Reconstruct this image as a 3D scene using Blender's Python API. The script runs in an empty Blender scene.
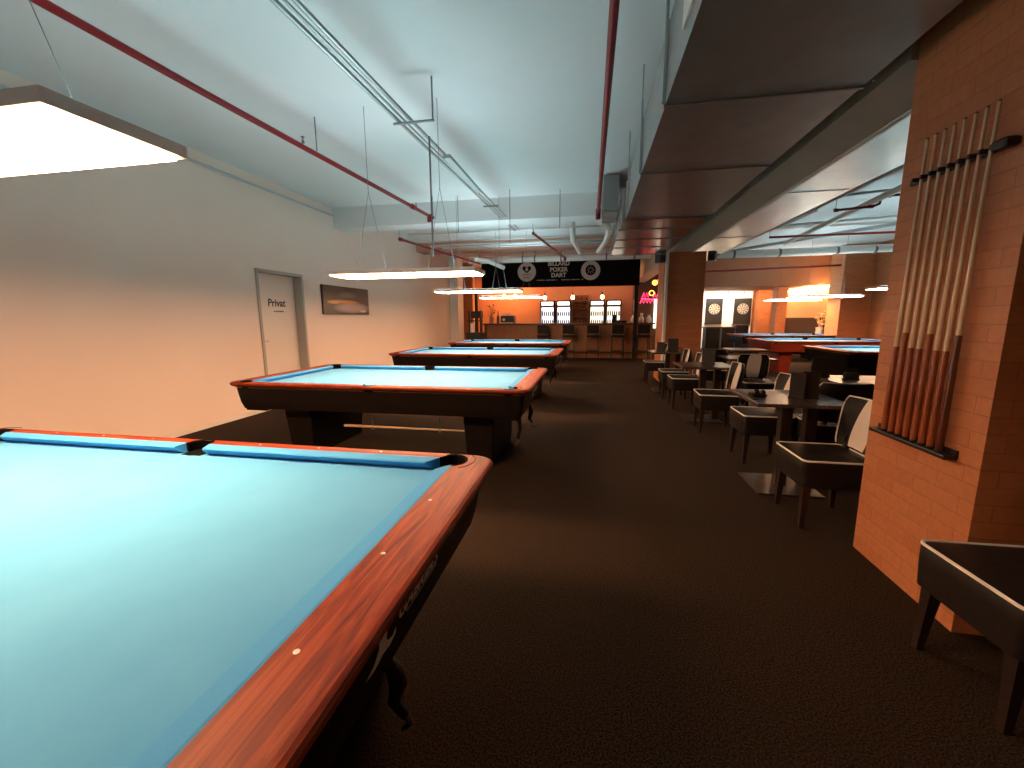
import bpy, bmesh, math, random
from mathutils import Vector, Matrix
random.seed(7)
sc = bpy.context.scene
COL = sc.collection
PI = math.pi

# ------------------------------------------------------------------ materials
def srgb(r, g, b):
    f = lambda c: c/12.92 if c <= .04045 else ((c+.055)/1.055)**2.4
    return (f(r/255), f(g/255), f(b/255), 1)

def mat(name, col, rough=.6, metal=0, emit=None, estr=0, coat=0, noise=None, bump=0, nscale=40, spec=None, sheen=0):
    m = bpy.data.materials.new(name); m.use_nodes = True
    nt = m.node_tree; b = nt.nodes['Principled BSDF']
    b.inputs['Base Color'].default_value = col
    b.inputs['Roughness'].default_value = rough
    b.inputs['Metallic'].default_value = metal
    b.inputs['Coat Weight'].default_value = coat
    b.inputs['Coat Roughness'].default_value = .12
    b.inputs['Sheen Weight'].default_value = sheen
    if spec is not None: b.inputs['Specular IOR Level'].default_value = spec
    if emit: b.inputs['Emission Color'].default_value = emit; b.inputs['Emission Strength'].default_value = estr
    tc = nt.nodes.new('ShaderNodeTexCoord')
    if noise:
        n = nt.nodes.new('ShaderNodeTexNoise'); n.inputs['Scale'].default_value = nscale; n.inputs['Detail'].default_value = 5
        r = nt.nodes.new('ShaderNodeValToRGB')
        r.color_ramp.elements[0].position = .3; r.color_ramp.elements[0].color = col
        r.color_ramp.elements[1].position = .72; r.color_ramp.elements[1].color = noise
        nt.links.new(tc.outputs['Object'], n.inputs['Vector']); nt.links.new(n.outputs['Fac'], r.inputs['Fac'])
        nt.links.new(r.outputs['Color'], b.inputs['Base Color'])
    if bump:
        n2 = nt.nodes.new('ShaderNodeTexNoise'); n2.inputs['Scale'].default_value = nscale*2; n2.inputs['Detail'].default_value = 4
        bp = nt.nodes.new('ShaderNodeBump'); bp.inputs['Strength'].default_value = bump; bp.inputs['Distance'].default_value = .01
        nt.links.new(tc.outputs['Object'], n2.inputs['Vector']); nt.links.new(n2.outputs['Fac'], bp.inputs['Height'])
        nt.links.new(bp.outputs['Normal'], b.inputs['Normal'])
    return m

def wood_mat(name, c1, c2, c3, rough=.3, coat=.5, axis='X', scale=1.0):
    m = bpy.data.materials.new(name); m.use_nodes = True
    nt = m.node_tree; b = nt.nodes['Principled BSDF']; L = nt.links.new
    tc = nt.nodes.new('ShaderNodeTexCoord'); mp = nt.nodes.new('ShaderNodeMapping')
    s = {'X': (1.2, 16, 16), 'Y': (16, 1.2, 16), 'Z': (16, 16, 1.2)}[axis]
    mp.inputs['Scale'].default_value = tuple(v*scale for v in s)
    n = nt.nodes.new('ShaderNodeTexNoise'); n.inputs['Scale'].default_value = 2.2; n.inputs['Detail'].default_value = 7; n.inputs['Distortion'].default_value = 1.6
    r = nt.nodes.new('ShaderNodeValToRGB'); e = r.color_ramp.elements
    e[0].position = .3; e[0].color = c1; e[1].position = .7; e[1].color = c3
    k = r.color_ramp.elements.new(.5); k.color = c2
    L(tc.outputs['Object'], mp.inputs['Vector']); L(mp.outputs['Vector'], n.inputs['Vector'])
    L(n.outputs['Fac'], r.inputs['Fac']); L(r.outputs['Color'], b.inputs['Base Color'])
    b.inputs['Specular IOR Level'].default_value = .5 if coat else .18; b.inputs['Roughness'].default_value = rough; b.inputs['Coat Weight'].default_value = coat; b.inputs['Coat Roughness'].default_value = .15
    return m

def brick_mat(name, c1, c2, mortar, swap=False, bw=.26, bh=.075):
    m = bpy.data.materials.new(name); m.use_nodes = True
    nt = m.node_tree; b = nt.nodes['Principled BSDF']; L = nt.links.new
    tc = nt.nodes.new('ShaderNodeTexCoord'); sp = nt.nodes.new('ShaderNodeSeparateXYZ'); cb = nt.nodes.new('ShaderNodeCombineXYZ')
    ad = nt.nodes.new('ShaderNodeMath'); ad.operation = 'ADD'
    L(tc.outputs['Object'], sp.inputs['Vector']); L(sp.outputs['X'], ad.inputs[0]); L(sp.outputs['Y'], ad.inputs[1])
    L(ad.outputs[0], cb.inputs['X']); L(sp.outputs['Z'], cb.inputs['Y'])
    br = nt.nodes.new('ShaderNodeTexBrick')
    br.inputs['Color1'].default_value = c1; br.inputs['Color2'].default_value = c2; br.inputs['Mortar'].default_value = mortar
    br.inputs['Scale'].default_value = 1; br.inputs['Brick Width'].default_value = bw; br.inputs['Row Height'].default_value = bh
    br.inputs['Mortar Size'].default_value = .004; br.inputs['Mortar Smooth'].default_value = .4; br.inputs['Bias'].default_value = -.45
    n = nt.nodes.new('ShaderNodeTexNoise'); n.inputs['Scale'].default_value = 30; n.inputs['Detail'].default_value = 4
    mx = nt.nodes.new('ShaderNodeMix'); mx.data_type = 'RGBA'; mx.blend_type = 'MULTIPLY'; mx.inputs['Factor'].default_value = .35
    L(cb.outputs[0], br.inputs['Vector']); L(tc.outputs['Object'], n.inputs['Vector'])
    L(br.outputs['Color'], mx.inputs['A']); L(n.outputs['Fac'], mx.inputs['B'])
    L(mx.outputs['Result'], b.inputs['Base Color'])
    bp = nt.nodes.new('ShaderNodeBump'); bp.inputs['Strength'].default_value = .35; bp.inputs['Distance'].default_value = .006; bp.invert = True
    L(br.outputs['Fac'], bp.inputs['Height']); L(bp.outputs['Normal'], b.inputs['Normal'])
    b.inputs['Roughness'].default_value = .5
    return m

def emis(name, col, s):
    m = bpy.data.materials.new(name); m.use_nodes = True; nt = m.node_tree
    for n in list(nt.nodes): nt.nodes.remove(n)
    e = nt.nodes.new('ShaderNodeEmission'); e.inputs['Color'].default_value = col; e.inputs['Strength'].default_value = s
    o = nt.nodes.new('ShaderNodeOutputMaterial'); nt.links.new(e.outputs[0], o.inputs[0]); return m

M = {}
M['wall'] = mat('wall paint', (.84, .66, .55, 1), .75, noise=(.86, .68, .57, 1), nscale=2, bump=.03)
M['ceiling'] = mat('ceiling paint', (.80, .84, .83, 1), .8, noise=(.84, .87, .86, 1), nscale=1.5)
M['brick'] = brick_mat('column brick', (.62, .22, .085, 1), (.50, .15, .05, 1), (.50, .17, .065, 1))
M['brick_dark'] = brick_mat('wall brick', (.50, .20, .08, 1), (.36, .13, .05, 1), (.28, .12, .05, 1))
M['beam'] = mat('beam paint', (.50, .44, .32, 1), .6, noise=(.56, .49, .36, 1), nscale=3)
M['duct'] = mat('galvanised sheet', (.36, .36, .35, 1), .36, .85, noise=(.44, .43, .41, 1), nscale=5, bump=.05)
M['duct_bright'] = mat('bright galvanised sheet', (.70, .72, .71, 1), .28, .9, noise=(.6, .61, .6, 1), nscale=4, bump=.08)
M['flange'] = mat('duct flange', (.33, .33, .32, 1), .45, .7)
M['trim'] = mat('light trim', (.75, .70, .62, 1), .5)
M['redpipe'] = mat('red pipe paint', (.24, .010, .012, 1), .45, spec=.3)
M['conduit'] = mat('steel conduit', (.42, .45, .44, 1), .4, .7)
M['whitepipe'] = mat('white pipe lagging', (.78, .76, .72, 1), .5)
M['greypipe'] = mat('grey pipe', (.5, .52, .52, 1), .45)
M['wire'] = mat('steel wire', (.2, .2, .2, 1), .5, .6)
M['felt'] = mat('blue felt', (.052, .32, .62, 1), .92, noise=(.066, .35, .65, 1), nscale=5, bump=.02, sheen=.15)
M['cushion'] = mat('blue cushion cloth', (.048, .31, .66, 1), .9, noise=(.054, .33, .68, 1), nscale=200)
M['railwood'] = wood_mat('mahogany rail', (.10, .009, .003, 1), (.24, .030, .006, 1), (.38, .066, .012, 1), .5, 0, 'X')
M['railwood_y'] = wood_mat('mahogany end rail', (.10, .009, .003, 1), (.24, .030, .006, 1), (.38, .066, .012, 1), .5, 0, 'Y')
M['apron'] = mat('black laminate', (.010, .007, .006, 1), .42, noise=(.014, .010, .008, 1), nscale=12, spec=.12)
M['apron_red'] = wood_mat('red cherry laminate', (.16, .014, .006, 1), (.24, .025, .009, 1), (.30, .036, .012, 1), .4, .1, 'X')
M['pocket'] = mat('black pocket leather', (.004, .004, .004, 1), .9, spec=.05)
M['bronze'] = mat('bronze strip', (.45, .30, .22, 1), .3, .8)
M['pearl'] = mat('pearl sight', (.85, .80, .68, 1), .25, coat=.6)
M['chrome'] = mat('dull chrome', (.35, .33, .31, 1), .3, 1)
M['logo'] = mat('silver lettering', (.90, .86, .80, 1), .4)
M['leather'] = mat('black leather', (.014, .010, .008, 1), .5, noise=(.020, .014, .011, 1), nscale=25, bump=.1, spec=.2)
M['cream'] = mat('cream leather', (.78, .66, .54, 1), .45, noise=(.82, .70, .58, 1), nscale=20, bump=.04)
M['piping'] = mat('cream piping', (.92, .82, .70, 1), .4)
M['leg'] = mat('dark stained leg', (.018, .010, .007, 1), .4, noise=(.028, .015, .01, 1), nscale=20)
M['tabletop'] = wood_mat('dark wenge top', (.035, .020, .014, 1), (.07, .042, .03, 1), (.11, .07, .05, 1), .38, .25, 'Y')
M['baseplate'] = mat('table base metal', (.07, .05, .04, 1), .42, .7, noise=(.09, .065, .05, 1), nscale=8)
M['blackplastic'] = mat('black plastic', (.012, .011, .011, 1), .35)
M['card'] = mat('dark menu card', (.015, .010, .008, 1), .5, noise=(.03, .02, .015, 1), nscale=14)
M['maple'] = wood_mat('maple shaft', (.62, .42, .24, 1), (.72, .50, .30, 1), (.80, .58, .36, 1), .35, .4, 'Z')
M['butt'] = wood_mat('cue butt', (.20, .045, .016, 1), (.33, .08, .025, 1), (.42, .12, .04, 1), .25, .7, 'Z')
M['butt_dark'] = wood_mat('dark cue butt', (.07, .02, .01, 1), (.12, .03, .014, 1), (.16, .045, .02, 1), .25, .7, 'Z')
M['ferrule'] = mat('cream ferrule', (.66, .48, .30, 1), .35)
M['tip'] = mat('cue tip', (.20, .07, .05, 1), .8)
M['rubber'] = mat('rubber', (.01, .01, .01, 1), .8)
M['door'] = mat('door paint', (.80, .68, .58, 1), .5, noise=(.82, .70, .60, 1), nscale=2)
M['doorframe'] = mat('door frame paint', (.42, .38, .33, 1), .5)
M['text'] = mat('dark lettering', (.03, .03, .035, 1), .5)
M['lampframe'] = mat('lamp frame', (.88, .74, .64, 1), .5)
M['lamp'] = emis('lamp diffuser', (1, .55, .29, 1), 38)
M['uplight'] = emis('added ceiling fill glow', (.70, .92, 1, 1), 7)  # cool fill glow added to brighten the ceiling
M['banner'] = mat('black banner', (.006, .005, .005, 1), .85, spec=.1)
M['bannerwhite'] = mat('banner print', (.62, .55, .50, 1), .7)
M['counter'] = wood_mat('bar front', (.22, .085, .03, 1), (.28, .11, .04, 1), (.33, .14, .055, 1), .5, .1, 'Z')
M['countertop'] = mat('bar top', (.07, .03, .018, 1), .3, coat=.3)
M['stool'] = mat('stool leather', (.008, .006, .005, 1), .55, spec=.2)
M['fridge'] = mat('fridge body', (.03, .025, .03, 1), .4)
M['fridge_in'] = emis('fridge lining cool', (.80, .82, 1, 1), 1.5)
M['fridge_in2'] = emis('fridge lining warm', (1, .88, .66, 1), 1.3)
M['fridge_head'] = emis('fridge header', (1, .80, .72, 1), 2.0)
M['bottle'] = mat('dark bottle glass', (.10, .03, .015, 1), .15, coat=.5)
M['bottle_g'] = mat('green bottle glass', (.05, .11, .04, 1), .15, coat=.5)
M['bottle_r'] = mat('red drink can', (.35, .04, .03, 1), .3)
M['shelfwood'] = mat('shelf', (.20, .09, .05, 1), .5)
M['bulb'] = emis('bulb glow', (1, .52, .20, 1), 18)
M['brass'] = mat('bulb socket', (.10, .05, .02, 1), .4, .6)
M['neon'] = emis('red neon', (1, .03, .09, 1), 4)
M['duct_soft'] = mat('smooth galvanised sheet', (.42, .40, .39, 1), .22, .9, noise=(.5, .48, .46, 1), nscale=5)
M['neon_y'] = emis('yellow neon', (1, .45, .05, 1), 2.5)
M['barwall'] = mat('bar wall panel', (.52, .27, .19, 1), .6, noise=(.56, .29, .21, 1), nscale=3)
M['orange'] = mat('orange wall', (.92, .62, .30, 1), .7)
M['darkwall'] = mat('brown wainscot', (.10, .05, .025, 1), .6)
M['whitewall'] = mat('white dart wall', (.86, .84, .80, 1), .6)
M['bulkhead'] = mat('brown bulkhead', (.28, .12, .06, 1), .6, noise=(.31, .135, .068, 1), nscale=3)
M['led'] = emis('led strip', (1, .60, .28, 1), 40)
M['spotlamp'] = emis('spot lens', (1, .88, .70, 1), 12)
M['leaf'] = mat('leaf', (.06, .07, .02, 1), .5)
M['pot'] = mat('ceramic pot', (.55, .40, .34, 1), .4)
M['steel'] = mat('brushed steel', (.6, .56, .52, 1), .3, .9)
M['cup'] = mat('white ceramic', (.8, .76, .7, 1), .3)
M['dartboard'] = mat('dartboard face', (.06, .045, .035, 1), .8)
M['dartring'] = mat('dartboard ring', (.42, .36, .28, 1), .6)

def carpet():
    m = bpy.data.materials.new('carpet'); m.use_nodes = True; nt = m.node_tree; b = nt.nodes['Principled BSDF']; L = nt.links.new
    tc = nt.nodes.new('ShaderNodeTexCoord')
    n = nt.nodes.new('ShaderNodeTexNoise'); n.inputs['Scale'].default_value = 150; n.inputs['Detail'].default_value = 3
    r = nt.nodes.new('ShaderNodeValToRGB'); e = r.color_ramp.elements
    e[0].position = .36; e[0].color = (.007, .004, .0028, 1); e[1].position = .72; e[1].color = (.080, .046, .026, 1)
    n2 = nt.nodes.new('ShaderNodeTexNoise'); n2.inputs['Scale'].default_value = 1.3
    mx = nt.nodes.new('ShaderNodeMix'); mx.data_type = 'RGBA'; mx.blend_type = 'MULTIPLY'; mx.inputs['Factor'].default_value = .3
    L(tc.outputs['Object'], n.inputs['Vector']); L(tc.outputs['Object'], n2.inputs['Vector']); L(n.outputs['Fac'], r.inputs['Fac'])
    L(r.outputs['Color'], mx.inputs['A']); L(n2.outputs['Fac'], mx.inputs['B']); L(mx.outputs['Result'], b.inputs['Base Color'])
    bp = nt.nodes.new('ShaderNodeBump'); bp.inputs['Strength'].default_value = .6; bp.inputs['Distance'].default_value = .004
    L(n.outputs['Fac'], bp.inputs['Height']); L(bp.outputs['Normal'], b.inputs['Normal'])
    b.inputs['Roughness'].default_value = .95; b.inputs['Specular IOR Level'].default_value = .1
    return m
M['carpet'] = carpet()

def glass():
    m = bpy.data.materials.new('door glass'); m.use_nodes = True; nt = m.node_tree
    for n in list(nt.nodes): nt.nodes.remove(n)
    t = nt.nodes.new('ShaderNodeBsdfTransparent'); g = nt.nodes.new('ShaderNodeBsdfGlossy'); g.inputs['Roughness'].default_value = .05
    x = nt.nodes.new('ShaderNodeMixShader'); x.inputs[0].default_value = .07; o = nt.nodes.new('ShaderNodeOutputMaterial')
    nt.links.new(t.outputs[0], x.inputs[1]); nt.links.new(g.outputs[0], x.inputs[2]); nt.links.new(x.outputs[0], o.inputs[0]); return m
M['glass'] = glass()

def picture_mat():
    # dark poster print: a glowing orange band over a pale oval table
    m = bpy.data.materials.new('poster print'); m.use_nodes = True; nt = m.node_tree; b = nt.nodes['Principled BSDF']; L = nt.links.new
    tc = nt.nodes.new('ShaderNodeTexCoord'); sp = nt.nodes.new('ShaderNodeSeparateXYZ'); L(tc.outputs['Generated'], sp.inputs[0])
    def mth(op, a, b2=None):
        n = nt.nodes.new('ShaderNodeMath'); n.operation = op
        for i, v in enumerate((a, b2)):
            if v is None: continue
            if isinstance(v, (int, float)): n.inputs[i].default_value = v
            else: L(v, n.inputs[i])
        return n.outputs[0]
    def blob(cy, cz, ry, rz, out=0.0):
        a = mth('POWER', mth('DIVIDE', mth('SUBTRACT', sp.outputs['Y'], cy), ry), 2)
        c = mth('POWER', mth('DIVIDE', mth('SUBTRACT', sp.outputs['Z'], cz), rz), 2)
        n = nt.nodes.new('ShaderNodeMapRange'); n.inputs['From Min'].default_value = 1.25; n.inputs['From Max'].default_value = .1; n.interpolation_type = 'SMOOTHSTEP'
        L(mth('ADD', a, c), n.inputs['Value']); return n.outputs['Result']
    base = nt.nodes.new('ShaderNodeTexNoise'); base.inputs['Scale'].default_value = 6
    rp = nt.nodes.new('ShaderNodeValToRGB'); e = rp.color_ramp.elements; e[0].color = (.02, .012, .01, 1); e[1].color = (.07, .045, .04, 1); e[0].position = .4
    L(tc.outputs['Object'], base.inputs['Vector']); L(base.outputs['Fac'], rp.inputs['Fac']); cur = rp.outputs['Color']
    for f, c in ((blob(.60, .24, .42, .22), (.50, .30, .24, 1)), (blob(.42, .46, .36, .07), (.85, .28, .05, 1)), (blob(.2, .42, .14, .06), (1, .42, .1, 1)), (blob(.5, .72, .22, .12), (.12, .08, .07, 1)), (blob(.85, .12, .1, .06), (.7, .5, .4, 1))):
        mx = nt.nodes.new('ShaderNodeMix'); mx.data_type = 'RGBA'; L(f, mx.inputs['Factor']); L(cur, mx.inputs['A']); mx.inputs['B'].default_value = c; cur = mx.outputs['Result']
    L(cur, b.inputs['Base Color']); b.inputs['Roughness'].default_value = .3
    return m
M['poster'] = picture_mat()

# ------------------------------------------------------------------ mesh helpers
class MB:
    def __init__(s): s.bm = bmesh.new()
    def box(s, x0, y0, z0, x1, y1, z1, bev=0, seg=2, mtx=None):
        m = Matrix.Translation(((x0+x1)/2, (y0+y1)/2, (z0+z1)/2)) @ Matrix.Diagonal((abs(x1-x0), abs(y1-y0), abs(z1-z0), 1))
        if mtx: m = mtx @ m
        g = bmesh.ops.create_cube(s.bm, size=1, matrix=m)
        if bev:
            es = list({e for v in g['verts'] for e in v.link_edges})
            bmesh.ops.bevel(s.bm, geom=es, offset=bev, segments=seg, affect='EDGES', profile=.5)
        return s
    def loops(s, loops, cap0=True, cap1=True, close=True):
        L = [[s.bm.verts.new(p) for p in lp] for lp in loops]
        for a, b in zip(L[:-1], L[1:]):
            n = len(a)
            for i in range(n if close else n-1):
                j = (i+1) % n
                s.bm.faces.new((a[i], a[j], b[j], b[i]))
        if cap0: s.bm.faces.new(list(reversed(L[0])))
        if cap1: s.bm.faces.new(L[-1])
        return s
    def cone(s, p0, p1, r0, r1, n=12):
        return s.tube([p0, p1], [r0, r1], n)
    def tube(s, pts, r, n=8, closed=False, cap=True):
        pts = [Vector(p) for p in pts]; k = len(pts)
        rs = r if isinstance(r, (list, tuple)) else [r]*k
        up = None; lps = []
        for i, p in enumerate(pts):
            if closed: t = (pts[(i+1) % k]-pts[i-1])
            else: t = pts[min(i+1, k-1)]-pts[max(i-1, 0)]
            t.normalize()
            if up is None:
                up = Vector((0, 0, 1)) if abs(t.z) < .9 else Vector((1, 0, 0))
            u = (up - t*up.dot(t)).normalized(); up = u; w = t.cross(u)
            lps.append([p + (u*math.cos(2*PI*j/n) + w*math.sin(2*PI*j/n))*rs[i] for j in range(n)])
        if closed: lps.append(lps[0]); 
        s.loops(lps, cap and not closed, cap and not closed); return s
    def lathe(s, prof, c=(0, 0, 0), n=20, axis='z'):
        lps = []
        for r, z in prof:
            r = max(r, 1e-4)
            if axis == 'z': lps.append([(c[0]+r*math.cos(2*PI*j/n), c[1]+r*math.sin(2*PI*j/n), c[2]+z) for j in range(n)])
            elif axis == 'y': lps.append([(c[0]+r*math.cos(2*PI*j/n), c[1]+z, c[2]+r*math.sin(2*PI*j/n)) for j in range(n)])
            else: lps.append([(c[0]+z, c[1]+r*math.cos(2*PI*j/n), c[2]+r*math.sin(2*PI*j/n)) for j in range(n)])
        return s.loops(lps)
    def prism(s, poly, z0, z1):
        return s.loops([[(x, y, z0) for x, y in poly], [(x, y, z1) for x, y in poly]])
    def build(s, name, m, parent=None, smooth=False):
        bmesh.ops.remove_doubles(s.bm, verts=s.bm.verts, dist=1e-6)
        bmesh.ops.recalc_face_normals(s.bm, faces=s.bm.faces)
        me = bpy.data.meshes.new(name); s.bm.to_mesh(me); s.bm.free()
        ms = m if isinstance(m, list) else [m]
        for q in ms: me.materials.append(M[q])
        if smooth:
            for p in me.polygons: p.use_smooth = True
            try: me.set_sharp_from_angle(angle=math.radians(40))
            except Exception: pass
        o = bpy.data.objects.new(name, me); COL.objects.link(o)
        if parent: o.parent = parent
        return o

def tag(o, label=None, cat=None, group=None, kind=None):
    if label: o['label'] = label
    if cat: o['category'] = cat
    if group: o['group'] = group
    if kind: o['kind'] = kind
    return o
def thing(name, label, cat, loc=(0, 0, 0), rz=0, group=None):
    o = bpy.data.objects.new(name, None); COL.objects.link(o); o.location = loc; o.rotation_euler = (0, 0, rz)
    return tag(o, label, cat, group)
def kids(o): return [c for c in COL.objects if c.parent == o]
def copy_tree(o, parent=None):
    c = o.copy(); COL.objects.link(c)
    if parent: c.parent = parent
    for ch in kids(o): copy_tree(ch, c)
    return c
def struct(name, mb, m): return tag(mb.build(name, m), kind='structure')

def text_mesh(name, body, size, m, parent=None, extrude=.001, shear=0, align='CENTER', spacing=1.0, bold=0):
    cu = bpy.data.curves.new(name, 'FONT'); cu.body = body; cu.size = size; cu.extrude = extrude; cu.shear = shear
    cu.align_x = align; cu.align_y = 'CENTER'; cu.space_character = spacing; cu.offset = bold; cu.resolution_u = 3
    t = bpy.data.objects.new(name+'_tmp', cu); COL.objects.link(t)
    dg = bpy.context.evaluated_depsgraph_get(); dg.update()
    me = bpy.data.meshes.new_from_object(t.evaluated_get(dg)); bpy.data.objects.remove(t); bpy.data.curves.remove(cu)
    me.name = name; me.materials.clear(); me.materials.append(M[m])
    o = bpy.data.objects.new(name, me); COL.objects.link(o)
    if parent: o.parent = parent
    return o
def small_print(w_, h_, m, parent):
    # writing too small to read in the photograph: a row of short strokes
    rnd = random.Random(4); b = MB(); x = -w_/2
    while x < w_/2:
        l = h_*rnd.uniform(.35, .8)
        if rnd.random() > .12: b.box(x, -h_*rnd.uniform(.2, .3), 0, x+l, h_*rnd.uniform(.2, .35), .001)
        x += l+h_*.18
    return b.build('small_print', m, parent)
def place(o, x_axis, z_axis, loc):
    # bake an orientation: mesh x -> x_axis, mesh z (extrusion) -> z_axis
    x = Vector(x_axis).normalized(); z = Vector(z_axis).normalized(); y = z.cross(x)
    mt = Matrix((x, y, z)).transposed().to_4x4(); mt.translation = Vector(loc)
    o.data.transform(mt); return o

def fill2d(name, splines, z, m, parent):
    cu = bpy.data.curves.new(name, 'CURVE'); cu.dimensions = '2D'; cu.fill_mode = 'BOTH'
    for sp in splines:
        s = cu.splines.new('POLY'); s.points.add(len(sp)-1); s.use_cyclic_u = True
        for i, (x, y) in enumerate(sp): s.points[i].co = (x, y, 0, 1)
    t = bpy.data.objects.new('tmp', cu); COL.objects.link(t)
    dg = bpy.context.evaluated_depsgraph_get(); dg.update()
    me = bpy.data.meshes.new_from_object(t.evaluated_get(dg)); bpy.data.objects.remove(t); bpy.data.curves.remove(cu)
    me.transform(Matrix.Translation((0, 0, z)))
    return me

def rrect(lx, ly, r, n=8, cx=0, cy=0):
    pts = []
    for sx, sy, a0 in ((1, 1, 0), (-1, 1, 90), (-1, -1, 180), (1, -1, 270)):
        for i in range(n+1):
            a = math.radians(a0+90*i/n)
            pts.append((cx+sx*(lx/2-r)+r*math.cos(a), cy+sy*(ly/2-r)+r*math.sin(a)))
    return pts

# ------------------------------------------------------------------ the room
XL, XR, YB, YF, ZC = -4.85, 8.1, -4.0, 20.2, 3.45
struct('floor', MB().box(XL-.1, YB, -.1, XR+.1, YF+.1, 0), 'carpet')
struct('ceiling', MB().box(XL-.1, YB, ZC, XR+.1, YF+.1, ZC+.12), 'ceiling')
DY0, DY1, DZ = 5.42, 6.44, 2.13          # doorway in the left wall
w = MB()
w.box(XL-.25, YB, 0, XL, DY0, ZC); w.box(XL-.25, DY1, 0, XL, YF, ZC); w.box(XL-.25, DY0, DZ, XL, DY1, ZC)
struct('wall_left', w, 'wall')
# bar rear wall with the lit orange panels
w = MB(); w.box(XL, 17.2, 0, 2.9, 17.3, ZC)
for i in range(11): w.box(-4.6+i*.62, 17.185, .1, -4.6+i*.62+.6, 17.2, 3.0)
struct('wall_front', w, 'barwall')
struct('wall_far', MB().box(2.9, YF, 0, XR, YF+.1, ZC), 'brick_dark')
struct('wall_back', MB().box(XL-.1, YB-.1, 0, XR+.1, YB, ZC), 'brick_dark')
struct('wall_right', MB().box(XR, YB, 0, XR+.1, YF, ZC), 'brick_dark')

def door():
    fr = MB()
    fr.box(XL-.22, DY0, 0, XL+.02, DY0+.045, DZ, .004); fr.box(XL-.22, DY1-.045, 0, XL+.02, DY1, DZ, .004); fr.box(XL-.22, DY0, DZ-.045, XL+.02, DY1, DZ, .004)
    root = tag(bpy.data.objects.new('door_1', None), kind='structure'); COL.objects.link(root)
    fr.build('door_frame', 'doorframe', root)
    lf = MB().box(XL-.175, DY0+.045, .01, XL-.135, DY1-.045, DZ-.045, .003).build('door_leaf', 'door', root)
    h = MB(); h.tube([(XL-.135, DY0+.11, 1.05), (XL-.08, DY0+.11, 1.05), (XL-.078, DY0+.13, 1.05), (XL-.078, DY0+.24, 1.05)], .010, 8)
    h.lathe([(.026, 0), (.026, .008)], (XL-.136, DY0+.11, 1.05), 16, 'x')
    h.build('door_handle', 'steel', lf)
    t = text_mesh('door_lettering', 'Privat', .165, 'text', lf, .001, .1, bold=.004); place(t, (0, 1, 0), (1, 0, 0), (XL-.133, (DY0+DY1)/2+.03, 1.64))
    t = small_print(.26, .04, 'text', lf); place(t, (0, 1, 0), (1, 0, 0), (XL-.133, (DY0+DY1)/2+.06, 1.51))
door()

# baseboards
struct('baseboard_left', MB().box(XL, YB, 0, XL+.012, DY0, .06).box(XL, DY1, 0, XL+.012, 17.2, .06), 'door')

# downstand beams, columns
struct('trim_1', MB().box(XL, 7.45, 3.08, .30, 7.85, ZC), 'ceiling')
struct('trim_2', MB().box(1.60, YB, 2.70, 1.99, 1.90, ZC).box(1.60, 2.74, 2.70, 1.99, 17.2, ZC), 'beam')
CXL = 1.60
def column(name, x, y, sx, sy, h):
    c = MB().box(x, y, 0, x+sx, y+sy, h).build(name, 'brick'); tag(c, kind='structure'); return c
column('trim_4', CXL, 1.97, .80, .71, ZC)
column('trim_5', 1.47, 9.3, .80, .80, 2.70)
struct('trim_6', MB().box(6.75, 17.2, 0, 7.1, 17.6, 2.5), 'brick')
struct('trim_7', MB().box(XL, 14.0, 0, XL+.30, 14.6, ZC), 'whitewall')
struct('trim_8', MB().box(XL, 15.6, 0, XL+.35, 15.8, ZC), 'bulkhead')
# bulkhead over the dart corner, dart wall, orange side wall
struct('trim_9', MB().box(2.9, 16.6, 2.45, XR, YF, ZC), 'bulkhead')
struct('trim_10', MB().box(3.6, 19.6, 0, 6.75, 20.2, 2.45), 'whitewall')
struct('trim_11', MB().box(XR-.06, 15.6, 1.32, XR, 19.9, 2.45), 'orange')
struct('trim_12', MB().box(XR-.09, 15.6, 0, XR, 19.9, 1.32), 'darkwall')
struct('trim_13', MB().box(2.6, 13.2, 0, 2.9, 17.2, ZC), 'bulkhead') if False else None
struct('trim_14', MB().box(7.3, 14.2, 0, 8.1, 14.9, ZC), 'brick')
struct('trim_15', MB().box(6.85, 19.2, 0, 7.3, 19.6, 2.45), 'brick')

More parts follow.
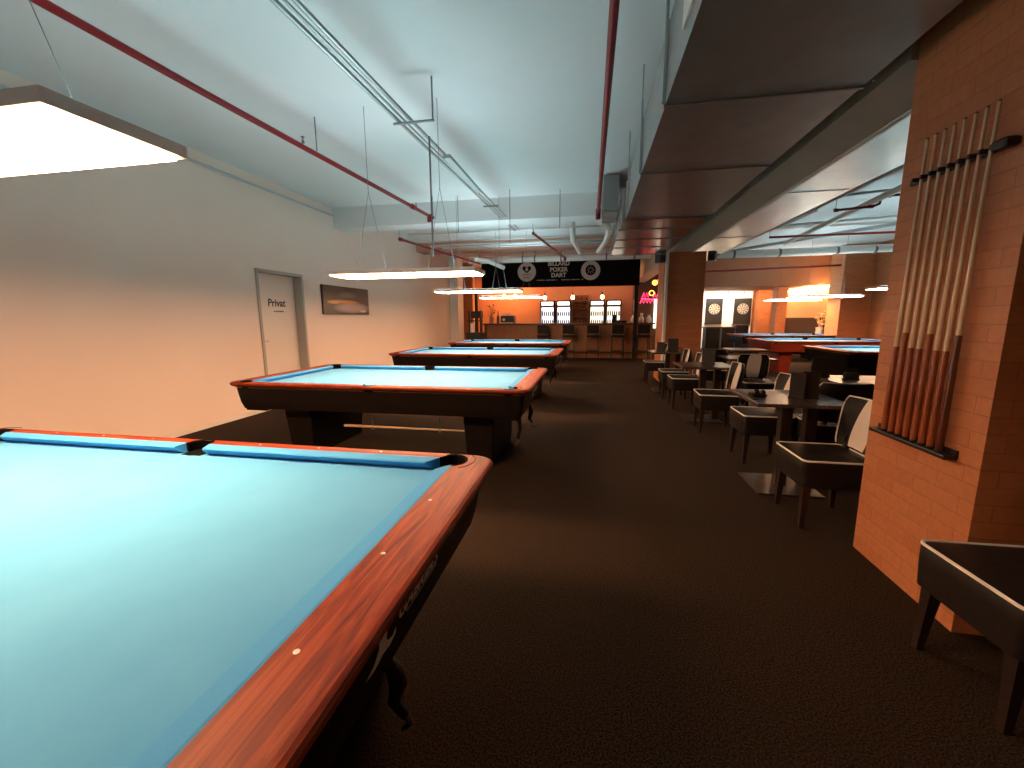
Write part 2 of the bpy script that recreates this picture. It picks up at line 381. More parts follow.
# ------------------------------------------------------------------ pool tables
LX, LY = 2.93, 1.60
PX, PY = 1.242, .662                       # half playing surface (cushion nose)
CW = .058                                  # cushion width
def make_table(label, red=False):
    T = thing('pool_table', label, 'pool table', (0, 0, 0), 0, 'pool tables')
    bx, by = PX+CW, PY+CW                 # cushion back line
    # outline of the opening: rectangle with six pocket lobes
    pr = .066
    def arc(cx, cy, a0, a1, r, n=10): return [(cx+r*math.cos(math.radians(a0+(a1-a0)*i/n)), cy+r*math.sin(math.radians(a0+(a1-a0)*i/n))) for i in range(n+1)]
    cc = .022
    corner = (bx-cc, by-cc); side = (0, by-.004)
    inner = []
    inner += [(bx, by-.085)] + arc(corner[0], corner[1], -40, 130, pr) + [(bx-.085, by)]
    inner += [(.062, by)] + arc(side[0], side[1], 0, 180, .058) + [(-.062, by)]
    inner += [(-bx+.085, by)] + arc(-corner[0], corner[1], 50, 220, pr) + [(-bx, by-.085)]
    inner += [(-bx, -by+.085)] + arc(-corner[0], -corner[1], 140, 310, pr) + [(-bx+.085, -by)]
    inner += [(-.062, -by)] + arc(side[0], -side[1], 180, 360, .058) + [(.062, -by)]
    inner += [(bx-.085, -by)] + arc(corner[0], -corner[1], 230, 400, pr) + [(bx, -by+.085)]
    # --- wooden rail cap: flat top, rounded outer edge
    r0 = .11
    prof = [(.034, .800), (.022, .7988), (.012, .795), (.006, .789), (.004, .781), (.008, .773), (.020, .763), (.036, .756), (.050, .752)]
    cap = MB()
    cap.loops([[(x, y, z) for x, y in rrect(LX-2*d, LY-2*d, r0-d)] for d, z in prof], False, False)
    MB().loops([[(x, y, z) for x, y in inner] for z in (.7995, .745)], False, False).build('pocket_lining', 'pocket', T)
    me = fill2d('rail_top', [rrect(LX-.068, LY-.068, r0-.034), inner], .800, 'railwood', None)
    cap.bm.from_mesh(me); bpy.data.meshes.remove(me)
    rail = cap.build('rail', ['railwood', 'railwood_y'], T)
    for p in rail.data.polygons:
        c = p.center
        p.material_index = 1 if abs(c.x) > LX/2-.16 and abs(c.y) < LY/2-.13 else 0
    # long top polygons are split so the grain turns at the corners
    bm = bmesh.new(); bm.from_mesh(rail.data)
    for sx in (1, -1):
        for co, no in (((sx*(LX/2-.165), 0, 0), (1, 0, 0)),):
            bmesh.ops.bisect_plane(bm, geom=bm.verts[:]+bm.edges[:]+bm.faces[:], plane_co=co, plane_no=no)
    for f in bm.faces:
        c = f.calc_center_median(); f.material_index = 1 if abs(c.x) > LX/2-.165 else 0
    bm.to_mesh(rail.data); bm.free()
    # bronze strip, apron
    MB().loops([[(x, y, z) for x, y in rrect(LX-2*d, LY-2*d, r0-d)] for d, z in ((.050, .752), (.047, .751), (.048, .745), (.056, .744))], False, False).build('bronze_strip', 'bronze', T)
    a = 'apron_red' if red else 'apron'
    MB().loops([[(x, y, z) for x, y in rrect(LX-2*d, LY-2*d, max(r0-d, .03))] for d, z in ((.056, .744), (.062, .700), (.080, .600), (.098, .535), (.12, .530))], False, True).build('apron', a, T)
    # scalloped corner feet under the apron
    for sx in (1, -1):
        for sy in (1, -1):
            f = MB(); f.box(sx*(LX/2-.34), sy*(LY/2-.32), .512, sx*(LX/2-.115), sy*(LY/2-.115), .535, .006)
            f.build('apron_corner_block', 'apron', T)
    # bed cloth
    MB().box(-bx-.02, -by-.02, .735, bx+.02, by+.02, .757).build('slate_bed', 'felt', T)
    # cushions
    def cushion(p, q, inward, c0, c1):
        # p,q back-line ends; the nose is shortened by c0,c1
        d = Vector((q[0]-p[0], q[1]-p[1], 0)).normalized(); n = Vector((*inward, 0)); P = Vector((*p, 0)); Q = Vector((*q, 0))
        sec = [(0, .800, 0), (.006, .801, .0), (CW-.004, .797, 1), (CW, .792, 1), (CW-.004, .784, 1), (.022, .757, .4), (0, .757, 0)]
        A = [P + n*o + d*c0*k + Vector((0, 0, z)) for o, z, k in sec]; B = [Q + n*o - d*c1*k + Vector((0, 0, z)) for o, z, k in sec]
        MB().loops([A, B]).build('cushion', 'cushion', T)
    e = .080
    cushion((e-.018, by), (bx-e, by), (0, -1), .016, .045); cushion((-bx+e, by), (-e+.018, by), (0, -1), .045, .016)
    cushion((e-.018, -by), (bx-e, -by), (0, 1), .016, .045); cushion((-bx+e, -by), (-e+.018, -by), (0, 1), .045, .016)
    cushion((bx, -by+e), (bx, by-e), (-1, 0), .045, .045); cushion((-bx, -by+e), (-bx, by-e), (1, 0), .045, .045)
    # pockets
    for x, y, r in ((corner[0], corner[1], pr), (-corner[0], corner[1], pr), (corner[0], -corner[1], pr), (-corner[0], -corner[1], pr), (0, side[1], .058), (0, -side[1], .058)):
        pk = MB()
        n = 24
        ring = lambda rr, z: [(x+rr*math.cos(2*PI*j/n), y+rr*math.sin(2*PI*j/n), z) for j in range(n)]
        sel = lambda rr, z: ring(rr, z)
        a0 = math.atan2(y, x) if abs(x) > .1 else (PI/2 if y > 0 else -PI/2)
        # rim: a horseshoe around the outward side
        hs = [a0 + math.radians(-95+190*i/20) for i in range(21)]
        lp = []
        for an in hs:
            c_, s_ = math.cos(an), math.sin(an)
            lp.append([(x+c_*(r-.002), y+s_*(r-.002), .758), (x+c_*(r-.006), y+s_*(r-.006), .797), (x+c_*(r-.001), y+s_*(r-.001), .8035), (x+c_*(r+.006), y+s_*(r+.006), .8015), (x+c_*(r+.006), y+s_*(r+.006), .76)])
        pk.loops(lp)
        pk.lathe([(r-.003, .7575), (r-.003, .7585), (.001, .7587)], (x, y, 0), 24)
        if abs(x) > .1: pk.lathe([(r-.006, .7575), (r-.006, .7585), (.001, .7587)], (x-math.copysign(.012, x), y-math.copysign(.012, y), 0), 24)
        else: pk.prism([(-.052, math.copysign(PY+.006, y)), (.052, math.copysign(PY+.006, y)), (.058, y), (-.058, y)], .7570, .7583)
        pk.build('pocket', 'pocket', T)
        if abs(x) > .1:                    # wooden pocket plate outline on the cap
            pts = []
            for i in range(25):
                an = a0 + math.radians(-72+144*i/24); pts.append((x+math.cos(an)*(r+.036), y+math.sin(an)*(r+.036), .8005))
            s1 = Vector((math.cos(a0), math.sin(a0)))
            pts = [(pts[0][0]-s1.x*.02, pts[0][1]-s1.y*.02, .8005)] + pts + [(pts[-1][0]-s1.x*.02, pts[-1][1]-s1.y*.02, .8005)]
            MB().tube(pts, .0014, 5).build('pocket_plate_joint', 'pocket', T)
    # sights
    for i in (-3, -2, -1, 1, 2, 3):
        for sy in (1, -1): MB().lathe([(.0055, 0), (.0055, .0008), (.004, .0012)], (i*PX/4, sy*(LY/2-.048), .8), 12).build('sight', 'pearl', T)
    for i in (-1, 0, 1):
        for sx in (1, -1): MB().lathe([(.0062, 0), (.0062, .0008), (.004, .0012)], (sx*(LX/2-.127), i*.3175, .8), 12).build('sight', 'pearl', T)
    # pedestals
    for sx in (-1, 1):
        p = MB(); cx = sx*.94
        p.loops([[(cx+x, y, z) for x, y in rrect(w_, d_, .02, 3)] for w_, d_, z in ((.25, .92, 0), (.25, .92, .03), (.30, 1.0, .45), (.30, 1.0, .535))])
        p.build('pedestal', 'apron_red' if red else 'apron', T)
    # underframe beam between the pedestals
    MB().box(-.80, .30, .46, .80, .38, .535, .004).box(-.80, -.38, .46, .80, -.30, .535, .004).build('underframe', 'apron', T)
    # bridge stick hook under the right end
    h = MB(); h.tube([(LX/2-.16, -.02, .54), (LX/2-.11, -.02, .50), (LX/2-.10, -.01, .44), (LX/2-.12, 0, .37), (LX/2-.09, .0, .33)], [.016, .020, .024, .018, .012], 10)
    hk = h.build('ball_return_bracket', 'blackplastic', T, True)
    MB().tube([(LX/2-.09, 0, .332), (LX/2-.075, 0, .31), (LX/2-.10, 0, .285)], [.010, .009, .006], 8).build('bracket_tip', 'chrome', hk, True)
    h = MB(); h.tube([(LX/2-.13, -.60, .54), (LX/2-.12, -.60, .42), (LX/2-.14, -.60, .33)], [.022, .018, .012], 10)
    hk = h.build('chalk_holder', 'blackplastic', T, True)
    MB().tube([(LX/2-.14, -.60, .335), (LX/2-.13, -.60, .30), (LX/2-.16, -.60, .27)], [.010, .010, .006], 8).build('holder_tip', 'chrome', hk, True)
    # lettering on the end apron, beneath the rail
    def skin(z):                            # x of the apron face at height z
        return LX/2 - (.062 + (.700-z)*.18)
    zc = .675; nrm = Vector((1, 0, -.18)).normalized()
    t = text_mesh('lettering', 'GABRIELS', .062, 'logo', T, .0006, .25, 'LEFT', 1.0, .0008); place(t, (0, 1, 0), nrm, (skin(zc)+.001, -.055, zc))
    u = MB().box(0, 0, 0, .21, .003, .001); uo = u.build('underline', 'logo', t); place(uo, (0, 1, 0), nrm, (skin(.645)+.001, .0, .645))
    em = MB(); swan = [(-.09, -.045), (-.05, -.03), (-.03, .0), (-.035, .03), (-.01, .045), (.01, .03), (.012, .0), (.03, -.02), (.06, -.03), (.075, -.012), (.08, -.035), (.045, -.048), (.0, -.04), (-.02, -.048), (-.05, -.052)]
    em.prism([(x*.8, y*.85) for x, y in swan], 0, .0015); hole = None
    eo = em.build('emblem', 'logo', T); place(eo, (0, 1, 0), nrm, (skin(.665)+.0015, -.125, .665))
    return T

T1 = make_table('large blue-felt pool table with mahogany rails cropped at the bottom left, nearest of all'); T1.location = (-1.843, .89, 0)
def table_at(label, x, y, src=None):
    t = copy_tree(src or T1); t['label'] = label; t.location = (x, y, 0); return t
table_at('blue pool table in the aisle before the door marked Privat, second from the front', -1.942, 4.09)
table_at('blue pool table third from the front in the left row', -1.968, 7.34)
table_at('blue pool table farthest in the left row, closest to the bar', -1.954, 10.35)
TR = make_table('red-sided blue pool table in the middle of the right-hand room', True); TR.location = (5.64, 11.7, 0)
table_at('black-sided blue pool table in the right-hand room, nearest there, behind the cafe tables', 5.65, 8.6)
table_at('blue pool table farthest back in the right-hand room before the dart wall', 6.12, 15.0)

# house cue held beneath the second table
def cue(name, L_, butt, label, group, frac=.52):
    t = thing(name, label, 'cue', group=group)
    rb, rt = .0145, .0062
    f = lambda z: rb+(rt-rb)*z/L_
    bz = L_*frac
    MB().lathe([(f(0), .012), (f(bz), bz)], n=12).build('butt', butt, t, True)
    MB().lathe([(f(bz), bz), (f(L_-.03), L_-.03)], n=12).build('shaft', 'maple', t, True)
    MB().lathe([(f(0)*.8, 0), (f(0), .004), (f(0), .012)], n=12).build('bumper', 'rubber', t, True)
    MB().lathe([(f(L_-.03), L_-.03), (f(L_-.008), L_-.008)], n=12).build('ferrule', 'ferrule', t, True)
    MB().lathe([(f(L_-.008), L_-.008), (f(L_)*.9, L_-.002), (.002, L_)], n=12).build('tip', 'tip', t, True)
    return t

# ------------------------------------------------------------------ hanging lamp panels
def make_lamp(label):
    t = thing('hanging_lamp', label, 'lamp', group='flat panel lamps over the pool tables')
    a, b, h = .775, .20, .040
    f = MB()
    f.box(-a, -b, 0, a, -b+.022, h); f.box(-a, b-.022, 0, a, b, h); f.box(-a, -b+.022, 0, -a+.022, b-.022, h); f.box(a-.022, -b+.022, 0, a, b-.022, h)
    f.box(-a+.022, -b+.022, h-.008, a-.022, b-.022, h)
    f.build('frame', 'lampframe', t)
    MB().box(-a+.022, -b+.022, -.012, a-.022, b-.022, .014).build('diffuser', 'lamp', t)
    MB().box(-a+.05, -b+.05, h, a-.05, b-.05, h+.004).build('added_fill_plate', 'uplight', t)  # added upward emitter to light the ceiling, not a real part of the lamp
    return t
LAMPS = [(-2.18, 1.12, 1.945), (-1.87, 4.10, 1.83), (-1.98, 7.3, 1.85), (-1.97, 10.3, 1.88), (5.60, 8.5, 1.85), (5.62, 11.65, 1.85), (6.25, 14.8, 1.88)]
LL = ['big glowing panel lamp at the top left above the nearest pool table', 'glowing panel lamp above the second pool table, seen as a long bright line', 'glowing panel lamp above the third pool table of the left row',
      'glowing panel lamp nearest the bar, the farthest of the left row', 'panel lamp above the black-sided table, half hidden behind the cue rack column', 'panel lamp above the red-sided pool table in the right-hand room', 'small-looking panel lamp above the farthest table in the right-hand room']
l0 = make_lamp(LL[0]); l0.location = LAMPS[0]
lamps = [l0]
for p, lb in zip(LAMPS[1:], LL[1:]):
    l = copy_tree(l0); l.location = p; l['label'] = lb; lamps.append(l)
for l, (x, y, z) in zip(lamps, LAMPS):
    top = (2.65 if x < 0 else 2.7)
    for s in (-.38, .38):
        m = MB(); k = z+.05
        apex = (s*1.0, 0, top-z)
        m.tube([(s-.10, -.12, .05), apex], .0022, 4); m.tube([(s+.10, .12, .05), apex], .0022, 4); m.tube([apex, (s, 0, ZC-z)], .0028, 4)
        m.build('suspension_wire', 'wire', l)

# ------------------------------------------------------------------ ceiling services
def pipe(name, pts, r, m, label, cat='pipe', group=None, n=10):
    return tag(MB().tube(pts, r, n).build(name, m, None, True), label, cat, group)
def sprinkler(x, y, z, root, down=False):
    s = -1 if down else 1
    MB().lathe([(.014, 0), (.014, .02*s), (.007, .03*s), (.007, .055*s), (.018, .058*s), (.018, .062*s)], (x, y, z), 10).build('sprinkler_head', 'wire', root, True)

def red_run(label, pts, r, heads, joints):
    t = thing('sprinkler_pipe', label, 'pipe', group='red sprinkler pipes')
    MB().tube(pts, r, 12).build('pipe_run', 'redpipe', t, True)
    for (x, y, z) in heads: sprinkler(x, y, z+r*.8, t)
    for p, q in joints: MB().tube([p, q], r*1.45, 12).build('coupling', 'redpipe', t, True)
    for x, y, z in (pts[0], pts[-1]): MB().tube([(x, y, z), (x, y, ZC)], .004, 5).build('hanger', 'wire', t)
    return t
red_run('long dark red sprinkler pipe crossing the ceiling above the left-hand lamps', [(-3.12, -2.5, 3.1), (-2.95, 3, 3.1), (-2.74, 7.0, 3.1), (-2.72, 7.12, 3.1)], .026,
        [(-2.87, 4.0, 3.1), (-2.76, 6.5, 3.1)], [((-2.735, 6.98, 3.12), (-2.735, 6.98, 3.0)), ((-2.77, 6.35, 3.1), (-2.765, 6.45, 3.1))])
red_run('straight dark red sprinkler pipe running beside the big duct', [(.10, -2.5, 3.1), (.07, 7.35, 3.1)], .028, [], [((.07, 7.2, 3.1), (.07, 7.28, 3.1)), ((.07, 7.3, 3.14), (.07, 7.3, 2.98))])
red_run('thin red pipe sloping past the second lamp towards the bar', [(-3.75, 7.95, 2.93), (-3.2, 12.0, 2.93)], .024, [(-3.6, 9.0, 2.93), (-3.4, 10.6, 2.93)], [((-3.75, 7.95, 2.93), (-3.74, 8.05, 2.93))])
red_run('short red pipe below the pale duct in front of the bar banner', [(-1.15, 8.3, 3.0), (-.75, 11.8, 3.0)], .026, [(-1.15, 8.35, 3.0)], [((-.75, 11.8, 3.02), (-.75, 11.8, 2.92))])

def conduit_group():
    t = thing('conduit', 'bundle of grey steel conduits crossing the ceiling over the left tables', 'conduit')
    for dx, r, dz in ((0, .016, 0), (.05, .010, .01), (.105, .016, .02)):
        MB().tube([(-1.86+dx, -2.5, 3.12+dz), (-1.72+dx*.9, 4, 3.12+dz), (-1.56+dx*.8, 8.6, 3.12+dz)], r, 8).build('conduit_run', 'conduit', t, True)
    for y in (1.6, 3.75, 6.6):
        x = -1.80+.028*(y)
        MB().tube([(x-.08, y, 3.10), (x+.30 if y == 3.75 else x+.16, y, 3.10)], .012, 6).build('conduit_bracket', 'wire', t)
        if y == 3.75: MB().tube([(x+.29, y, 3.10), (x+.29, y, ZC)], .008, 6).build('hanger_rod', 'wire', t)
    MB().box(-1.62, 4.6, 3.10, -1.54, 5.9, 3.14, .004).build('cable_tray', 'conduit', t)
conduit_group()
pipe('wall_conduit', [(XL+.03, 0, 3.30), (XL+.03, 7.44, 3.30)], .016, 'greypipe', 'thin grey conduit along the top of the left wall', 'conduit')
pipe('hanger_rod', [(-1.56, 4.05, 2.0), (-1.56, 4.05, 3.10)], .009, 'wire', 'dark steel rod hanging down beside the second panel lamp', 'rod')
pipe('hanger_rod', [(-2.86, 4.2, 3.12), (-2.86, 4.2, ZC)], .006, 'wire', 'short thin rod holding the red pipe near its sprinkler head', 'rod')
for i, (x, y, lb) in enumerate(((-1.35, 7.0, 'thin rod hanging beneath the conduits near the far beam'), (-.55, 7.2, 'thin rod hanging in the middle of the far beam'), (-2.3, 7.2, 'thin rod hanging left of the conduits at the far beam'))):
    pipe('hanger_rod', [(x, y, 2.6 if i == 0 else 2.85), (x, y, ZC)], .006, 'wire', lb, 'rod')

def big_duct():
    t = thing('air_duct', 'big dark galvanised rectangular duct running under the ceiling beside the beam', 'duct')
    x0, x1, z0, z1 = .40, 1.42, 2.62, 3.06
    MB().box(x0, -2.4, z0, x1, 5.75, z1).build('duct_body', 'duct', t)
    for y in (-.9, .95, 2.80, 4.0, 5.70):
        f = MB()
        f.box(x0-.010, y-.009, z0-.008, x1+.010, y+.009, z0); f.box(x0-.010, y-.009, z0, x0, y+.009, z1+.01); f.box(x1, y-.009, z0, x1+.010, y+.009, z1+.01); f.box(x0-.010, y-.009, z1, x1+.010, y+.009, z1+.01)
        f.build('flange', 'flange', t)
    for y in (.6, 2.74, 3.94, 5.2):
        MB().box(x0-.028, y-.012, z0-.01, x0-.012, y+.012, z1+.12).tube([(x0-.02, y, z1+.10), (x0-.02, y, ZC)], .006, 6).build('hanger', 'conduit', t)
        MB().tube([(x1+.02, y, z0), (x1+.02, y, ZC)], .006, 6).build('hanger', 'conduit', t)
    # cross-broken access panel on the side
    MB().box(x0-.012, .7, z0+.10, x0, 2.3, z1-.05, .003).build('side_panel', 'trim', t)
    return t
big_duct()
t = thing('air_duct', 'lower continuation of the duct with close ribs above the bar side of the aisle', 'duct')
MB().box(.36, 5.8, 2.62, 1.40, 9.0, 3.02).build('duct_body', 'duct_soft', t)
for y in (6.4, 7.2, 8.0, 8.9): MB().box(.35, y-.01, 2.612, 1.41, y+.01, 3.028).build('flange', 'flange', t)
t = thing('duct_box', 'grey sheet-metal duct box hanging at the left side of the far duct end', 'duct')
MB().box(.14, 6.55, 2.93, .35, 7.38, 3.42).build('duct_body', 'flange', t)
for y in (6.6, 6.95, 7.33): MB().box(.13, y-.01, 2.92, .35, y+.01, 3.43).build('flange', 'conduit', t)
t = thing('air_duct', 'bright shiny duct running along the right side of the olive beam', 'duct')
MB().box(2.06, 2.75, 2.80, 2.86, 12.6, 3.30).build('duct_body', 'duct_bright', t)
for y in (5.6, 8.4, 11.2): MB().box(2.055, y-.006, 2.795, 2.865, y+.006, 3.305).build('flange', 'duct_bright', t)
struct('trim_16', MB().box(1.99, 2.74, 2.69, 2.03, 12.8, 2.75), 'trim')
# cable between duct and beam
pipe('cable', [(1.50, -2, 2.9), (1.50, 3, 2.88), (1.50, 8.5, 2.86)], .03, 'rubber', 'thick black cable in the gap between the dark duct and the beam', 'cable')

# white pipes over the bar approach
def lagged(label, pts, r, ys):
    t = thing('lagged_pipe', label, 'pipe')
    MB().tube(pts, r, 16).build('pipe_run', 'whitepipe', t, True)
    for a, b in ys: MB().tube([a, b], r*1.12, 16).build('pipe_clip', 'wire', t, True)
    return t
z = 3.05
lagged('thick pale lagged pipe crossing in front of the bar banner', [(-3.6, 12.2, z), (1.55, 12.2, z)], .095, [((x, 12.2, z), (x+.04, 12.2, z)) for x in (-3.3, -2.0, -1.65, -.9, .35, 1.1)])
for x in (-3.3, -2.0, -1.65, -.9, .35, 1.1): pipe('pipe_hanger', [(x+.02, 12.2, z+.12), (x+.02, 12.2, ZC)], .012, 'wire', 'rod hanger above the pale lagged pipe by the bar', 'hanger', 'rod hangers of the lagged pipe')
lagged('thick pale lagged pipe crossing the ceiling of the right-hand room', [(2.95, 11.5, 2.90), (7.9, 11.2, 2.92)], .09, [((x, 11.5-(x-2.95)*.06, 2.90), (x+.05, 11.5-(x-2.95)*.06, 2.90)) for x in (3.4, 4.4, 5.6, 6.35, 6.9)])
pipe('steel_pipe', [(.12, 7.62, 2.99), (.22, 7.70, 2.97), (.28, 7.85, 2.92), (.24, 8.7, 2.86), (.12, 9.8, 2.84)], .05, 'whitepipe', 'bent white pipe dropping beneath the sheet-metal duct box', 'pipe')
pipe('steel_pipe', [(-.42, 8.6, 3.35), (-.42, 9.2, 3.0), (-.30, 10.6, 2.95)], .06, 'whitepipe', 'short white elbow pipe between conduits and duct box', 'pipe')
pipe('steel_pipe', [(-3.2, 11.3, 2.98), (-2.9, 11.6, 2.96), (-2.5, 12.0, 2.80)], .06, 'whitepipe', 'bent pale pipe stub by the left end of the banner', 'pipe')
for i, (y, zz, r, lb) in enumerate(((8.7, 3.16, .018, 'nearest of the thin steel pipes crossing behind the far beam'), (9.3, 3.10, .022, 'second thin steel pipe crossing behind the far beam'), (10.0, 3.12, .030, 'shiny steel pipe crossing behind the far beam'), (10.8, 3.2, .024, 'farthest steel pipe crossing behind the far beam'))):
    pipe('steel_pipe', [(-3.9, y, zz), (.3, y, zz)], r, 'duct_bright', lb)
struct('trim_17', MB().box(XL, 11.3, 3.22, 1.6, 11.9, ZC), 'barwall')
struct('trim_18', MB().box(1.36, 14.25, 0, 1.48, 14.37, 2.4), 'blackplastic')
pipe('column_pipe', [(1.50, 9.2, 0), (1.50, 9.2, 2.62), (1.50, 9.2, ZC)], .035, 'whitepipe', 'white vertical pipe on the left edge of the middle brick column')
# right room services
pipe('steel_pipe', [(3.12, 3.2, 2.92), (3.02, 12.8, 2.92)], .05, 'whitepipe', 'pale grey pipe running beside the shiny duct in the right-hand room')
pipe('steel_pipe', [(3.55, 3.5, 2.98), (4.45, 11.2, 3.08)], .045, 'whitepipe', 'thinner grey pipe beside the pale pipe in the right-hand room')
red_run('short dark red pipe with a step in the right-hand room', [(3.45, 7.10, 2.90), (3.90, 7.06, 2.92), (3.97, 7.05, 2.95), (3.98, 7.05, 3.01), (4.05, 7.04, 3.05), (6.0, 6.9, 3.10)], .018, [], [((3.43, 7.1, 2.90), (3.48, 7.1, 2.90)), ((3.84, 7.06, 2.92), (3.90, 7.06, 2.92)), ((4.03, 7.04, 3.04), (4.09, 7.04, 3.05))])
red_run('long thin dark red pipe crossing the right-hand room ceiling', [(3.5, 9.55, 2.96), (7.9, 9.6, 2.99)], .022, [], [])
red_run('red pipe low under the brown bulkhead in the right-hand room', [(2.45, 13.9, 2.72), (7.2, 14.2, 2.86)], .028, [], [])
for i, (a, b, r, lb) in enumerate((((3.3, 9.2, 3.1), (7.9, 8.1, 3.1), .022, 'thin steel pipe crossing the right-hand room nearest the shiny duct'), ((3.4, 12.6, 3.1), (7.9, 8.6, 3.34), .04, 'slanting grey pipe in the right-hand room'), ((2.5, 12.6, 3.1), (7.9, 12.2, 3.1), .03, 'far steel pipe before the bulkhead in the right-hand room'), ((3.1, 7.9, 3.25), (7.9, 6.6, 3.25), .02, 'high thin pipe near the stepped red pipe'))):
    pipe('steel_pipe', [a, b], r, 'greypipe', lb)
pipe('steel_pipe', [(3.75, 8.3, 3.4), (3.75, 8.35, 3.2), (3.5, 9.2, 3.1)], .05, 'whitepipe', 'white branch pipe sloping down to the lagged pipe in the right-hand room')

# ------------------------------------------------------------------ cue rack on the near column
fx = CXL
rk = thing('cue_rack', 'black wall cue rack with bottom ledge and top clip bar on brick column', 'cue rack', (fx, 2.35, 0))
MB().box(-.055, -.27, .755, 0, .24, .775, .004).box(-.012, -.27, .755, 0, .24, .80, .003).build('bottom_ledge', 'blackplastic', rk)
cl = MB(); cl.box(-.022, -.31, 2.035, 0, .235, 2.065, .005)
for i in range(9): cl.box(-.05, -.24+i*.052-.008-.026+.026, 2.04, -.015, -.24+i*.052+.004, 2.06, .002)
cl.box(-.05, -.31, 2.03, -.0, -.235, 2.07, .012)
cl.build('top_clip_bar', 'blackplastic', rk)
names = ['first', 'second', 'third', 'fourth', 'fifth', 'sixth', 'seventh', 'eighth']
for i in range(8):
    y = 2.35-.214+i*.052
    c = cue('billiard_cue', 1.46, 'butt_dark' if i == 0 else 'butt', 'wooden billiard cue, %s from the right in the rack on the brick column' % names[i], 'cues in the wall rack', .31 if i % 3 else .36)
    c.location = (fx-.035, y, .776); c.rotation_euler = (0, math.radians(.5), 0)
c = cue('billiard_cue', 1.40, 'maple', 'pale cue lying level on hooks below the second pool table', None, .4)
c.location = (-2.42, 3.66, .33); c.rotation_euler = (0, math.radians(90), 0)
for x in (-2.1, -1.4): tag(MB().tube([(x, 3.66, .463), (x, 3.66, .34), (x, 3.63, .315), (x, 3.66, .305), (x, 3.69, .315)], .006, 6).build('cue_hook', 'wire'), 'wire hook under the second pool table holding the pale cue', 'hook', 'hooks under the second table')

# ------------------------------------------------------------------ chairs (front faces -x)
def make_chair(label):
    t = thing('cafe_chair', label, 'chair', group='black cafe chairs with cream stripe')
    # seat block: slightly tapered upholstered box
    lp = []
    for z, g in ((.285, -.006), (.29, 0), (.40, .004), (.455, .004), (.468, -.004), (.474, -.03)):
        lp.append([(.205+x, y, z) for x, y in rrect(.43+2*g, .43+2*g, .035, 4)])
    MB().loops(lp).build('seat', 'leather', t, True)
    MB().tube([(.205+x, y, .468) for x, y in rrect(.432, .432, .035, 5)], .0068, 6, True).build('seat_piping', 'piping', t, True)
    # legs
    for x, y, sx, sy in ((.035, -.17, -1, -1), (.035, .17, -1, 1), (.375, -.17, 1, -1), (.375, .17, 1, 1)):
        MB().loops([[(x+sx*k+a*w_, y+sy*k+b*w_, z) for a, b in ((-1, -1), (1, -1), (1, 1), (-1, 1))] for z, w_, k in ((0, .013, .012), (.15, .018, .006), (.29, .024, 0))]).build('leg', 'leg', t)
    # backrest: curved padded panel, wider at the top
    NV, NU = 14, 20
    zb, zt = .50, .835
    def pt(u, v, s):       # u -1..1 across, v 0..1 up, s 0 front 1 rear
        h = zb+(zt-zb)*v
        hw = .185+.03*math.sin(v*PI*.6)
        # round the upper corners
        if v > .72: hw *= math.sqrt(max(0, 1-((v-.72)/.28*.62)**2.4))
        if v < .1: hw *= .93+.7*v
        y = u*hw
        x = .375+.055*v + .035*(1-(u*u)) - .012
        th = .055*(1-.5*abs(u)**6)*(1-.35*v**4)
        return (x+s*th, y, h)
    def surf(name, u0, u1, s, m, off=0):
        b = MB(); rows = []
        for j in range(NV+1):
            v = j/NV; row = []
            a = u0(v) if callable(u0) else u0; c = u1(v) if callable(u1) else u1
            for i in range(NU+1):
                u = a+(c-a)*i/NU; p = pt(u, v, s); row.append((p[0]+off, p[1], p[2]))
            rows.append(row)
        return rows
    b = MB()
    lps = []
    for j in range(NV+1):
        v = j/NV
        lps.append([pt(-1+2*i/NU, v, 0) for i in range(NU+1)] + [pt(1-2*i/NU, v, 1) for i in range(NU+1)])
    b.loops(lps); bk = b.build('backrest', 'leather', t, True)
    # cream stripe on the front and the rear, a few millimetres proud
    f0 = lambda v: -.42-.16*v; f1 = lambda v: .46-.30*v*v
    for s, off in ((0, -.004),):
        st = MB(); outer = surf('x', lambda v: f0(v), lambda v: f1(v), s, None, off); inn = surf('x', lambda v: f0(v), lambda v: f1(v), s, None, -off*.5)
        st.loops([o_+list(reversed(n_)) for o_, n_ in zip(outer, inn)]); st.build('cream_stripe', 'cream', bk, True)
    # piping round the front outline
    pl = [pt(-1, j/NV, 0) for j in range(NV+1)] + [pt(-1+2*i/10, 1, 0) for i in range(1, 10)] + [pt(1, 1-j/NV, 0) for j in range(NV+1)]
    MB().tube([(p[0]-.002, p[1], p[2]) for p in pl], .005, 6).build('back_piping', 'piping', bk, True)
    # two short posts joining back and seat
    for y0 in (-.14, .11): MB().box(.385, y0, .44, .415, y0+.03, .56).build('back_support', 'leg', t)
    return t
CH = [(1.37, 1.66, 2, 'black leather chair with cream piping cropped at the lower right, before the cue column'),
      (1.375, 3.06, 0, 'black cafe chair with cream striped back directly behind the brick cue column'),
      (1.44, 4.32, 0, 'black cafe chair behind the nearest cafe table, its seat by the aisle'),
      (1.31, 5.37, -3, 'black cafe chair with cream striped back in front of the second cafe table'),
      (1.23, 6.72, 0, 'black cafe chair just behind the second cafe table on the aisle'),
      (1.21, 7.53, 0, 'black cafe chair in front of the third cafe table near the middle column'),
      (1.13, 9.05, 0, 'black chair farthest along the aisle, closest to the bar')]
c0 = make_chair(CH[0][3]); c0.location = (CH[0][0], CH[0][1], 0); c0.rotation_euler = (0, 0, math.radians(CH[0][2]))
def chair_at(x, y, deg, label):
    c = copy_tree(c0); c.location = (x, y, 0); c.rotation_euler = (0, 0, math.radians(deg)); c['label'] = label
